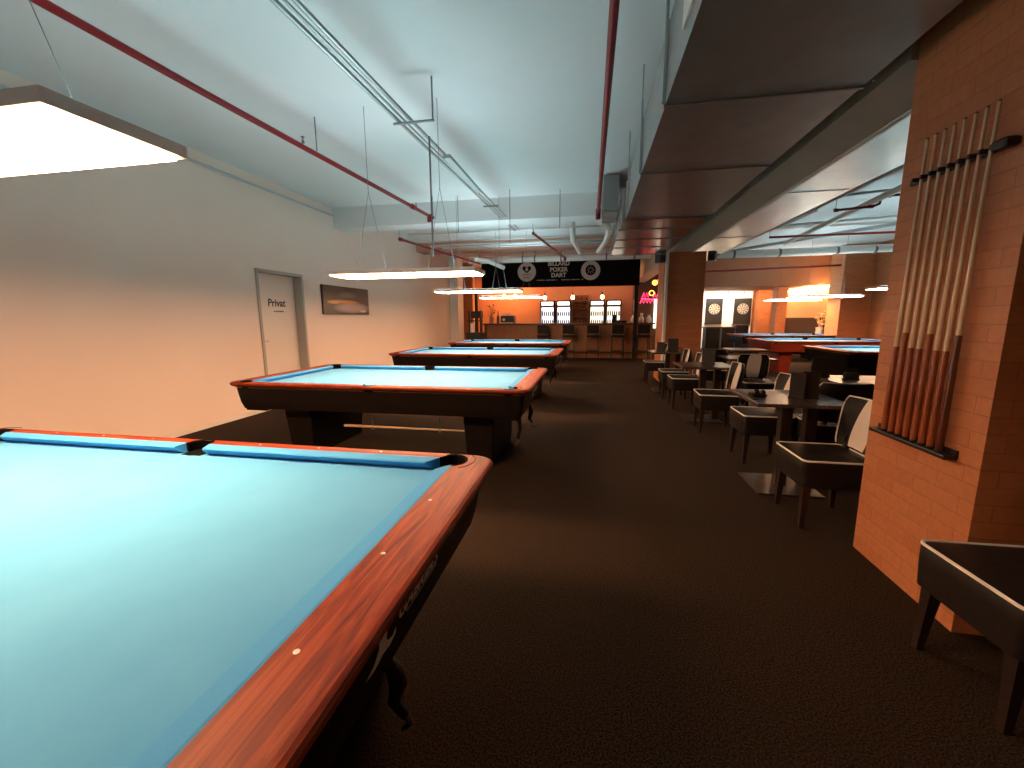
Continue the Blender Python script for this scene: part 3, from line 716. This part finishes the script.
for x, y, d, lb in CH[1:]: chair_at(x, y, d, lb)
# second row
for x, y, d, lb in ((2.10, 4.27, -90, 'black chair with rounded back turned to the camera, right behind the nearest cafe table'),
                    (2.36, 6.22, 90, 'black chair facing the camera with a cream stripe down its back, second row'),
                    (2.1, 8.05, -90, 'dark chair in the second row level with the middle column')):
    chair_at(x, y, d, lb)

# ------------------------------------------------------------------ cafe tables
def make_cafe(label):
    t = thing('cafe_table', label, 'table', group='dark square cafe tables')
    MB().box(-.33, -.33, .722, .33, .33, .75, .004).build('tabletop', 'tabletop', t)
    for x in (.0, .18):
        MB().box(x-.04, -.04, .012, x+.04, .04, .71, .004).build('post', 'leg', t)
    MB().box(-.24, -.05, .705, .24, .05, .722, .003).build('top_bracket', 'leg', t)
    MB().box(-.24, -.23, 0, .24, .23, .012, .003).build('base_plate', 'baseplate', t)
    return t
TB = [(1.56, 3.62, 'dark square cafe table nearest the cue column, with menu cards on it'), (1.50, 5.93, 'second dark cafe table along the aisle'), (1.42, 8.14, 'third dark cafe table, left of the middle brick column'),
      (2.68, 4.72, 'cafe table in the second row with a black box on it'), (2.42, 7.1, 'cafe table in the second row behind the second aisle table'), (3.0, 8.9, 'farthest cafe table in the second row')]
tb0 = make_cafe(TB[0][2]); tb0.location = (TB[0][0], TB[0][1], 0)
for x, y, lb in TB[1:]:
    q = copy_tree(tb0); q.location = (x, y, 0); q['label'] = lb

def menu(x, y, rz, label, h=.20, w_=.10, z=.75):
    m = MB(); m.box(-w_/2, -.004, .0, w_/2, .004, h, .001, 1, Matrix.Translation((0, -.022, 0)) @ Matrix.Rotation(math.radians(-6), 4, 'X'))
    m.box(-w_/2, -.004, .0, w_/2, .004, h, .001, 1, Matrix.Translation((0, .022, 0)) @ Matrix.Rotation(math.radians(6), 4, 'X'))
    m.box(-w_/2-.004, -.034, 0, w_/2+.004, .034, .012, .001, 1)
    o = m.build('menu_card', 'card'); o.location = (x, y, z); o.rotation_euler = (0, 0, rz)
    return tag(o, label, 'menu card', 'dark menu cards')
menu(1.60, 3.56, math.radians(-25), 'dark menu card stand on the nearest cafe table, the left of two')
menu(1.70, 3.58, math.radians(-10), 'dark menu card stand on the nearest cafe table, the right of two', .21, .11)
menu(1.55, 5.9, math.radians(-20), 'dark menu card stand in the middle of the second cafe table', .22, .16)
menu(1.27, 8.0, math.radians(-10), 'dark menu card on the third cafe table, left one', .18, .14)
menu(1.50, 8.1, math.radians(-10), 'dark menu card on the third cafe table, right one', .24, .18)
menu(2.60, 4.72, math.radians(-10), 'small dark card holder on the second-row table', .07, .12)
menu(2.40, 4.90, math.radians(-5), 'tall dark card stand on the left part of the second-row table', .20, .16)
menu(2.45, 7.0, math.radians(-5), 'dark card holder on the middle second-row table', .09, .2)

a = thing('candle_tray', 'small black tray holding three round candle glasses on the nearest cafe table', 'candle tray', (1.335, 3.60, .75))
MB().loops([[(x, y, z) for x, y in rrect(w_, w_, .02, 4)] for w_, z in ((.10, 0), (.12, .02), (.115, .02), (.10, .006))]).build('tray', 'blackplastic', a, True)
for dx, dy in ((-.026, -.02), (.026, -.02), (0, .028)):
    MB().lathe([(.012, .006), (.024, .018), (.026, .034), (.020, .050), (.016, .052), (.020, .034), (.001, .02)], (dx, dy, 0), 14).build('candle_glass', 'blackplastic', a, True)
tag(MB().box(1.245, 3.44, .75, 1.29, 3.85, .756, .001).build('menu_folder', 'card'), 'thin dark menu folder lying on the left edge of the nearest cafe table', 'menu')

# ------------------------------------------------------------------ picture
p = thing('poster', 'dark framed poster of a glowing pool hall on the left wall beyond the door', 'picture', (XL, 7.72, 1.74))
MB().box(0, -.80, -.27, .03, .80, .27, .003).build('frame', 'blackplastic', p)
MB().box(.03, -.785, -.258, .033, .785, .258).build('print', 'poster', p)

# ------------------------------------------------------------------ bar
BY = 14.5
b = thing('bar_counter', 'long brown bar counter with dark top at the far end of the aisle', 'bar counter', (0, 0, 0))
f = MB(); f.box(-3.75, BY, .0, 2.02, BY+.08, 1.14)
for i in range(8): f.box(-3.75+i*.82, BY-.012, .06, -3.75+i*.82+.03, BY, 1.12)
f.box(-3.75, BY, 0, -3.67, BY+.6, 1.14)
f.build('front_panel', 'counter', b)
MB().box(-3.80, BY-.10, 1.14, 2.08, BY+.5, 1.19, .008).build('counter_top', 'countertop', b)
MB().tube([(-3.7, BY-.14, .22), (2.0, BY-.14, .22)], .02, 8).build('foot_rail', 'brass', b, True)

def make_stool(label):
    t = thing('bar_stool', label, 'bar stool', group='black bar stools along the counter')
    MB().box(-.20, -.20, .74, .20, .20, .82, .02).build('seat', 'stool', t)
    MB().box(-.19, -.21, .86, .19, -.165, 1.14, .02).build('backrest', 'stool', t)
    for x0 in (-.15, .12): MB().box(x0, -.20, .80, x0+.03, -.17, .90).build('back_support', 'leg', t)
    for x in (-1, 1):
        for y in (-1, 1):
            MB().loops([[(x*k+a*.016, y*k+b_*.016, z) for a, b_ in ((-1, -1), (1, -1), (1, 1), (-1, 1))] for z, k in ((0, .20), (.75, .165))]).build('leg', 'leg', t)
    fr = MB()
    for q in ((-.19, -.19, .19, -.17), (-.19, .17, .19, .19), (-.19, -.19, -.17, .19), (.17, -.19, .19, .19)): fr.box(q[0], q[1], .27, q[2], q[3], .295)
    fr.build('foot_ring', 'leg', t); return t
sx = [-1.57, -.73, .06, .86, 1.66]
sl = ['leftmost bar stool, half behind the farthest blue table', 'second bar stool from the left at the counter', 'middle bar stool of five at the counter', 'fourth bar stool from the left at the counter', 'rightmost bar stool, next to the dark post']
s0 = make_stool(sl[0]); s0.location = (sx[0], 14.05, 0)
for x, lb in zip(sx[1:], sl[1:]):
    s = copy_tree(s0); s.location = (x, 14.05, 0); s['label'] = lb

# banner
bn = thing('banner', 'long black banner reading BILLARD POKER DART above the bar', 'banner', (0, 14.2, .12))
MB().box(-3.74, -.01, 2.27, 1.50, .01, 3.10).build('cloth', 'banner', bn)
for k, (s_, z) in enumerate((('BILLARD', 3.02), ('POKER', 2.83), ('DART', 2.65))):
    o = text_mesh('lettering', s_, .19, 'bannerwhite', bn, .002, 0, bold=.006); place(o, (1, 0, 0), (0, -1, 0), (-1.10, -.012, z))
for x0, x1 in ((-1.86, -1.14), (-1.04, -.30)):
    o = small_print(x1-x0, .05, 'bannerwhite', bn); place(o, (1, 0, 0), (0, -1, 0), ((x0+x1)/2, -.012, 2.50))
def disc(cx, dart):
    d = MB().lathe([(.31, 0), (.31, -.006)], (cx, -.011, 2.78), 36, 'y').build('emblem', 'bannerwhite', bn)
    if dart:
        MB().lathe([(.17, 0), (.17, -.003)], (cx, -.017, 2.79), 30, 'y').build('emblem_centre', 'banner', d)
        e = MB()
        for k in range(8):
            a_ = k*PI/4; e.tube([(cx+.05*math.cos(a_), -.022, 2.79+.05*math.sin(a_)), (cx+.12*math.cos(a_), -.022, 2.79+.12*math.sin(a_))], .009, 5)
        e.build('emblem_rays', 'bannerwhite', d)
    else:
        e = MB(); heart = [(0, -.02), (-.13, .09), (-.15, .17), (-.10, .21), (-.04, .19), (0, .14), (.04, .19), (.10, .21), (.15, .17), (.13, .09)]
        e.loops([[(cx+x, -.018, 2.76+z) for x, z in heart], [(cx+x, -.021, 2.76+z) for x, z in heart]]); e.build('emblem_heart', 'banner', d)
        MB().lathe([(.05, 0), (.05, -.003)], (cx, -.022, 2.86), 16, 'y').build('emblem_ball', 'bannerwhite', d)
        MB().tube([(cx-.17, -.02, 2.66), (cx-.05, -.02, 2.72), (cx, -.02, 2.66), (cx+.05, -.02, 2.72), (cx+.17, -.02, 2.66)], .009, 5).tube([(cx-.12, -.02, 2.58), (cx, -.02, 2.61), (cx+.12, -.02, 2.58)], .009, 5).build('emblem_scroll', 'banner', d)
disc(-2.17, False); disc(-.06, True)
tag(MB().tube([(-3.72, 14.2, 3.245), (1.48, 14.2, 3.245)], .02, 8).build('banner_rail', 'wire'), 'dark rail from which the black banner hangs', 'rail')

# pendant bulbs
def make_bulb(label):
    t = thing('pendant_bulb', label, 'pendant lamp', group='bare bulbs hanging over the bar')
    MB().lathe([(.001, -.13), (.045, -.115), (.062, -.07), (.05, -.02), (.025, .01), (.02, .02)], n=16).build('bulb', 'bulb', t, True)
    MB().lathe([(.024, .0), (.028, .02), (.028, .09), (.01, .11)], n=12).build('socket', 'brass', t, True)
    MB().tube([(0, 0, .10), (0, 0, 1.25)], .005, 5).build('cord', 'wire', t); return t
bp = [(-1.62, 'bare glowing bulb over the first glass fridge'), (-.65, 'bare glowing bulb over the bottle shelf'), (.35, 'rightmost bare glowing bulb over the bar'), (-3.10, 'leftmost bare bulb over the bar, above the coffee machine'), (-2.68, 'second bare bulb from the left above the coffee machine')]
b0 = make_bulb(bp[0][1]); b0.location = (bp[0][0], 14.8, 2.13)
for x, lb in bp[1:]:
    q = copy_tree(b0); q.location = (x, 14.8, 2.13 if x > -2 else 2.2); q['label'] = lb

# fridges and back shelves
def make_fridge(label, lining, x):
    t = thing('glass_fridge', label, 'fridge', (x, 16.6, 0), 0, 'glass door drinks fridges')
    w_, d_ = .56, .5
    f = MB(); f.box(-w_/2, 0, 0, -w_/2+.03, d_, 2.04); f.box(w_/2-.03, 0, 0, w_/2, d_, 2.04); f.box(-w_/2, 0, 0, w_/2, d_, .14); f.box(-w_/2, 0, 1.80, w_/2, d_, 2.04); f.box(-w_/2, d_-.03, 0, w_/2, d_, 2.04)
    f.build('cabinet', 'fridge', t)
    MB().box(-w_/2+.03, d_-.05, .14, w_/2-.03, d_-.035, 1.80).build('lit_lining', lining, t)
    MB().box(-w_/2+.05, -.012, 1.86, w_/2-.05, 0, 1.99, .003).build('header_sign', 'fridge_head', t)
    for z in (.45, .78, 1.11, 1.44): MB().box(-w_/2+.03, .03, z, w_/2-.03, d_-.05, z+.012).build('shelf', 'steel', t)
    dr = MB(); dr.box(-w_/2, -.03, .12, -w_/2+.035, 0, 1.82); dr.box(w_/2-.035, -.03, .12, w_/2, 0, 1.82); dr.box(-w_/2, -.03, .12, w_/2, 0, .16); dr.box(-w_/2, -.03, 1.78, w_/2, 0, 1.82)
    do = dr.build('door', 'fridge', t)
    MB().box(-w_/2+.035, -.018, .16, w_/2-.035, -.012, 1.78).build('glass_pane', 'glass', do)
    MB().tube([(w_/2-.05, -.03, .9), (w_/2-.05, -.06, .92), (w_/2-.05, -.06, 1.2), (w_/2-.05, -.03, 1.22)], .008, 6).build('door_handle', 'steel', do)
    return t
fr = [(-1.72, 'fridge_in', 'leftmost glass drinks fridge with cool white light behind the bar'), (-1.08, 'fridge_in', 'second glass drinks fridge from the left, cool white, beside the bottle shelf'),
      (.21, 'fridge_in2', 'third glass drinks fridge, warm white, right of the bottle shelf'), (.84, 'fridge_in2', 'rightmost glass drinks fridge behind the bar, warm white')]
def make_bottle(m, label, group):
    o = MB().lathe([(.026, 0), (.028, .01), (.028, .13), (.011, .17), (.011, .215), (.013, .22)], n=10).build('bottle', m, None, True)
    return tag(o, label, 'bottle', group)
src = [make_bottle('bottle', 'dark bottle standing on a lit fridge shelf', 'bottles inside the lit fridges'), make_bottle('bottle_g', 'green bottle standing on a lit fridge shelf', 'green bottles inside the lit fridges'), make_bottle('bottle_r', 'red drink bottle standing on a lit fridge shelf', 'red bottles inside the lit fridges')]
used = [False]*3
for k, (x, li, lb) in enumerate(fr):
    make_fridge(lb, li, x)
    for zi, z in enumerate((.792+.33, .792, 1.452)):
        for i in range(6):
            q = (k+zi+i//3) % 3
            o = src[q] if not used[q] else src[q].copy()
            if used[q]: COL.objects.link(o)
            used[q] = True
            o.location = (x-.20+i*.08, 16.72, z)
sh = thing('bottle_shelf', 'wooden back-bar shelf of spirits between the two pairs of fridges', 'shelf', (-.44, 16.75, 0))
q = MB(); q.box(-.32, 0, 0, -.29, .4, 2.25); q.box(.29, 0, 0, .32, .4, 2.25); q.box(-.32, .38, 0, .32, .4, 2.25); q.build('cabinet', 'shelfwood', sh)
for z in (1.1, 1.40, 1.70, 2.0): MB().box(-.29, 0, z, .29, .38, z+.02).build('shelf_board', 'shelfwood', sh)
s_b = None
for z in (1.12, 1.42, 1.72, 2.02):
    for i in range(6):
        o = make_bottle('bottle', 'spirit bottle standing on the wooden back-bar shelf', 'spirit bottles on the back shelf') if s_b is None else s_b.copy()
        if s_b is None: s_b = o
        else: COL.objects.link(o)
        o.location = (-.44-.235+i*.094, 16.83, z)

# things on the counter
cm = thing('coffee_machine', 'dark coffee machine with bright top on the left of the bar', 'coffee machine', (-2.92, BY+.2, 1.19))
MB().box(-.24, -.18, 0, .24, .18, .26, .02).build('body', 'fridge', cm); MB().box(-.20, -.16, .26, .16, .16, .29, .005).build('cup_rail', 'steel', cm)
MB().lathe([(.05, 0), (.05, .03)], (-.12, -.22, .13), 16, 'y').build('group_head', 'steel', cm)
MB().box(-.22, -.30, 0, .22, -.18, .03, .004).build('drip_tray', 'steel', cm)
cup0 = None
for i in range(4):
    if cup0 is None: cup0 = tag(MB().lathe([(.02, 0), (.032, .05), (.030, .05), (.018, .006)], n=12).build('cup', 'cup', None, True), 'white cup stacked on top of the coffee machine', 'cup', 'cups on the coffee machine'); o = cup0
    else: o = cup0.copy(); COL.objects.link(o)
    o.location = (-3.06+i*.085, BY+.2, 1.48)
pl = thing('potted_plant', 'leafy green plant in a pale pot at the left end of the bar', 'plant', (-3.52, BY+.15, 1.19))
MB().lathe([(.06, 0), (.09, .22), (.08, .22), (.07, .19), (.001, .19)], n=16).build('pot', 'pot', pl, True)
q = MB(); random.seed(3)
for i in range(46):
    a_ = random.uniform(0, 2*PI); h = random.uniform(.22, .62); r = random.uniform(.03, .14)
    c = Vector((r*math.cos(a_), r*math.sin(a_), h)); d = Vector((math.cos(a_), math.sin(a_), random.uniform(-.3, .8))).normalized(); s_ = Vector((-math.sin(a_), math.cos(a_), 0))
    q.loops([[c, c+d*.05+s_*.025, c+d*.11, c+d*.05-s_*.025], [c+Vector((0, 0, .003)), c+d*.05+s_*.025+Vector((0, 0, .003)), c+d*.11+Vector((0, 0, .003)), c+d*.05-s_*.025+Vector((0, 0, .003))]])
for i in range(5): q.tube([(0, 0, .19), (.03*math.cos(i), .03*math.sin(i), .4), (.06*math.cos(i), .06*math.sin(i), .58)], .004, 5)
q.build('foliage', 'leaf', pl)
tag(MB().lathe([(.05, 0), (.05, .20), (.018, .30), (.016, .42), (.02, .43)], (-3.28, BY+.15, 1.19), 14).build('bottle', 'bottle', None, True), 'tall dark bottle on the bar beside the potted plant', 'bottle')
tg = thing('cash_register', 'black till with screen on the right part of the bar', 'till', (1.02, BY+.2, 1.19))
MB().box(-.16, -.14, 0, .16, .16, .09, .008).build('base', 'blackplastic', tg); MB().box(-.32, .0, .0, -.16, .03, .28, .005).build('screen', 'blackplastic', tg)
for i, (x, lb) in enumerate(((1.40, 'round pale glass jar on the right end of the bar, left of the post'), (1.66, 'pale bottle-shaped jar on the right end of the bar'), (1.90, 'white jar at the far right of the bar counter'))):
    tag(MB().lathe([(.06, 0), (.09, .06), (.085, .16), (.04, .22), (.045, .26+.06*(i == 1)), (.001, .27+.06*(i == 1))], (x, BY+.2, 1.19), 16).build('glass_jar', 'cup', None, True), lb, 'jar')
# dark stand left of the bar
st = thing('serving_stand', 'black cabinet with stacked shelf and pale jug left of the bar counter', 'stand', (-3.72, 13.2, 0))
MB().box(-.26, -.2, 0, .26, .2, .92, .01).build('cabinet', 'blackplastic', st)
MB().box(-.22, -.02, .92, -.18, .18, 1.62).box(.16, -.02, .92, .2, .18, 1.62).build('upright', 'blackplastic', st)
MB().box(-.24, -.12, 1.28, .22, .18, 1.31, .003).build('shelf_board', 'blackplastic', st); MB().box(-.1, -.12, 1.38, .22, .18, 1.60, .01).build('top_box', 'blackplastic', st)
tag(MB().lathe([(.06, 0), (.07, .02), (.055, .25), (.065, .30), (.05, .30), (.001, .03)], (-3.80, 13.10, .92), 14).build('jug', 'cup', None, True), 'pale jug standing on the black cabinet left of the bar', 'jug')
tag(MB().box(-4.30, 15.2, 0, -4.18, 15.26, 2.3).build('wall_post', 'leg'), 'dark upright post by the wall left of the bar', 'post')

# neon signs and speaker near the middle column
ns = thing('neon_sign', 'red neon sign in two rows with a yellow disc on top, right of the bar', 'neon sign', (1.98, 14.9, 2.02))
g = MB()
def zig(x0, x1, z0, h, n):
    pts = []
    for i in range(n+1):
        x = x0+(x1-x0)*i/n; pts += [(x, 0, z0+(h if i % 2 else 0))]
    return pts
g.tube(zig(-.30, -.06, .02, .15, 5), .013, 6).tube(zig(.06, .30, .02, .15, 5), .013, 6).tube(zig(-.36, .36, -.17, .13, 13), .014, 6)
g.tube([(-.33, 0, -.02), (-.15, 0, -.03), (0, 0, -.05), (.15, 0, -.03), (.33, 0, -.02)], .014, 6)
g.build('letter_tubes', 'neon', ns)
MB().tube([(.08*math.cos(k*PI/8), 0, .16+.08*math.sin(k*PI/8)) for k in range(16)], .014, 6, True).build('yellow_ring', 'neon_y', ns)
struct('trim_19', MB().box(1.60, 17.0, 0, 2.9, 17.2, ZC), 'darkwall')
ns2 = thing('light_sign', 'tilted red and yellow illuminated sign above the neon sign', 'sign', (2.15, 14.9, 2.62))
MB().loops([[(-.02, y, -.02), (.25, y, .12), (.25, y, -.08), (.12, y, -.14)] for y in (0, .03)]).build('red_panel', 'neon', ns2)
MB().lathe([(.09, 0), (.09, .02)], (-.08, 0, -.10), 16, 'y').build('yellow_disc', 'neon_y', ns2)
tag(MB().box(2.36, 16.9, .95, 2.74, 16.95, 2.05).build('white_panel', 'fridge_in2'), 'bright white lit panel behind the neon sign', 'light panel')
def speaker(x, y, z, rz, label):
    t = thing('speaker', label, 'speaker', (x, y, z), rz, 'black speakers on the middle column')
    MB().box(-.07, -.10, -.10, .07, .09, .10, .02).build('housing', 'blackplastic', t)
    MB().lathe([(.05, 0), (.045, -.012), (.02, .0)], (0, -.10, -.02), 16, 'y').build('cone', 'rubber', t, True)
    MB().tube([(0, .08, 0), (.10, .14, .05)], .012, 6).build('bracket', 'wire', t)
speaker(1.36, 9.22, 2.58, .5, 'black speaker on the left side of the middle column')
speaker(2.36, 9.2, 2.58, -.5, 'black speaker on the right side of the middle column')

# ------------------------------------------------------------------ dart corner
def dart(x, label):
    t = thing('dartboard', label, 'dartboard', (x, 19.6, 0), 0, 'dartboards on the white wall')
    MB().box(-.34, -.07, 1.05, .34, 0, 2.15, .01).build('backboard', 'blackplastic', t)
    bd = MB().lathe([(.23, 0), (.23, -.035)], (0, -.07, 1.70), 32, 'y').build('board', 'dartboard', t)
    for r0, r1 in ((.215, .205), (.13, .12), (.03, .015)):
        MB().tube([(r0*math.cos(2*PI*k/24), -.108, 1.70+r0*math.sin(2*PI*k/24)) for k in range(24)], .010, 5, True).build('score_ring', 'dartring', bd)
    q = MB()
    for k in range(10):
        a_, b_ = 2*PI*k/10, 2*PI*(k+.5)/10
        lo = [(.03*math.cos(a_), .03*math.sin(a_)), (.2*math.cos(a_), .2*math.sin(a_)), (.2*math.cos(b_), .2*math.sin(b_)), (.03*math.cos(b_), .03*math.sin(b_))]
        q.loops([[(u, -.1055, 1.70+v) for u, v in lo], [(u, -.107, 1.70+v) for u, v in lo]])
    q.build('segments', 'dartring', bd)
for x, lb in ((4.06, 'leftmost dartboard, partly hidden by the middle brick column'), (5.22, 'middle dartboard on the brightly lit white wall'), (6.36, 'rightmost dartboard on the brightly lit white wall')): dart(x, lb)
for i, x in enumerate((3.7, 4.4, 5.0, 5.6, 6.2)):
    t = thing('spotlight', 'small ceiling spot shining on the dart wall', 'spotlight', (x, 19.0, 2.45), 0, 'spots before the dart wall')
    MB().lathe([(.02, 0), (.02, -.05), (.045, -.06), (.045, -.14), (.04, -.14)], n=12).build('housing', 'blackplastic', t, True)
    MB().lathe([(.036, -.142), (.001, -.143)], n=12).build('lens', 'spotlamp', t)
# high tables and seats in the dart corner
for i, (x, y, h, w_, lb) in enumerate(((4.5, 17.0, 1.0, .5, 'tall dark cabinet before the left dartboard'), (5.1, 17.2, 1.0, .45, 'tall dark cabinet between the two dartboards'), (5.7, 17.6, 1.08, .45, 'tall dark cabinet before the right dartboard'))):
    t = thing('high_table', lb, 'high table', (x, y, 0), 0, 'dark high tables in the dart corner')
    MB().box(-w_/2, -.22, 0, w_/2, .22, h-.04, .01).build('body', 'apron', t); MB().box(-w_/2-.04, -.26, h-.04, w_/2+.04, .26, h, .006).build('top', 'countertop', t)
tag(MB().tube([(5.2+.26*math.cos(PI*k/10), 16.6, .98+.14*math.sin(PI*k/10)) for k in range(11)], .018, 6).build('metal_hoop', 'steel', None, True), 'curved bright metal hoop before the right dartboard', 'hoop') if False else None
# flower decoration & led strip at the orange wall
tag(MB().box(XR-.22, 15.7, 2.36, XR-.17, 19.8, 2.40).build('led_strip', 'led'), 'glowing strip light along the top of the orange wall', 'strip light')
fl = thing('flower_arrangement', 'orange flower arrangement in front of the orange wall', 'flowers', (7.75, 16.15, 0))
MB().lathe([(.12, 0), (.16, .5), (.1, .9), (.12, 1.0), (.09, 1.0), (.001, .9)], n=16).build('vase', 'cup', fl, True)
q = MB(); random.seed(5)
for i in range(26):
    a_ = random.uniform(0, 2*PI); r = random.uniform(0, .22); z_ = random.uniform(1.1, 1.55)
    q.lathe([(.001, -.04), (.045, -.01), (.05, .02), (.001, .04)], (r*math.cos(a_), r*math.sin(a_), z_), 7)
    q.tube([(0, 0, .95), (r*math.cos(a_), r*math.sin(a_), z_)], .005, 4)
q.build('blooms', 'orange', fl)

# ------------------------------------------------------------------ lights
def area(name, loc, rot, sx_, sy_, e, col):
    l = bpy.data.lights.new(name, 'AREA'); l.shape = 'RECTANGLE'; l.size = sx_; l.size_y = sy_; l.energy = e; l.color = col
    o = bpy.data.objects.new(name, l); COL.objects.link(o); o.location = loc; o.rotation_euler = rot; return o
area('bar_warm_light', (-1.0, 16.0, 3.2), (0, 0, 0), 5.0, .5, 34, (1, .42, .18))
area('bar_corner_light', (-3.3, 16.4, 2.9), (math.radians(20), 0, 0), 1.2, .4, 32, (1, .33, .08))
area('back_table_lamp', (-2.0, -2.2, 1.88), (0, 0, 0), 1.5, .4, 16, (1, .56, .31))
area('dart_light', (5.0, 18.8, 2.38), (math.radians(35), 0, 0), 3.0, .3, 60, (1, .82, .62))

w = bpy.data.worlds.new('World'); sc.world = w; w.use_nodes = True
w.node_tree.nodes['Background'].inputs['Color'].default_value = (.55, .80, .95, 1)
w.node_tree.nodes['Background'].inputs['Strength'].default_value = .8

# ------------------------------------------------------------------ camera
f_px, yaw, pitch, roll, H = 413.895, .188, .159, -.006, 1.389
cam = bpy.data.cameras.new('Camera'); co = bpy.data.objects.new('Camera', cam); COL.objects.link(co)
cam.sensor_width = 36; cam.lens = 36*f_px/1024; cam.clip_start = .02; cam.clip_end = 100
cy, sy = math.cos(yaw), math.sin(yaw)
fw0 = Vector((-sy, cy, 0)); rt = Vector((cy, sy, 0)); up = Vector((0, 0, 1))
fw = fw0*math.cos(pitch) - up*math.sin(pitch); u = rt.cross(fw)
r2 = rt*math.cos(roll)+u*math.sin(roll); u2 = -rt*math.sin(roll)+u*math.cos(roll)
mt = Matrix((r2, u2, -fw)).transposed().to_4x4(); mt.translation = Vector((0, 0, H)); co.matrix_world = mt
sc.camera = co
sc.view_settings.view_transform = 'Standard'; sc.view_settings.look = 'None'; sc.view_settings.gamma = 1; sc.view_settings.use_curve_mapping = False
sc.view_settings.exposure = 0.97
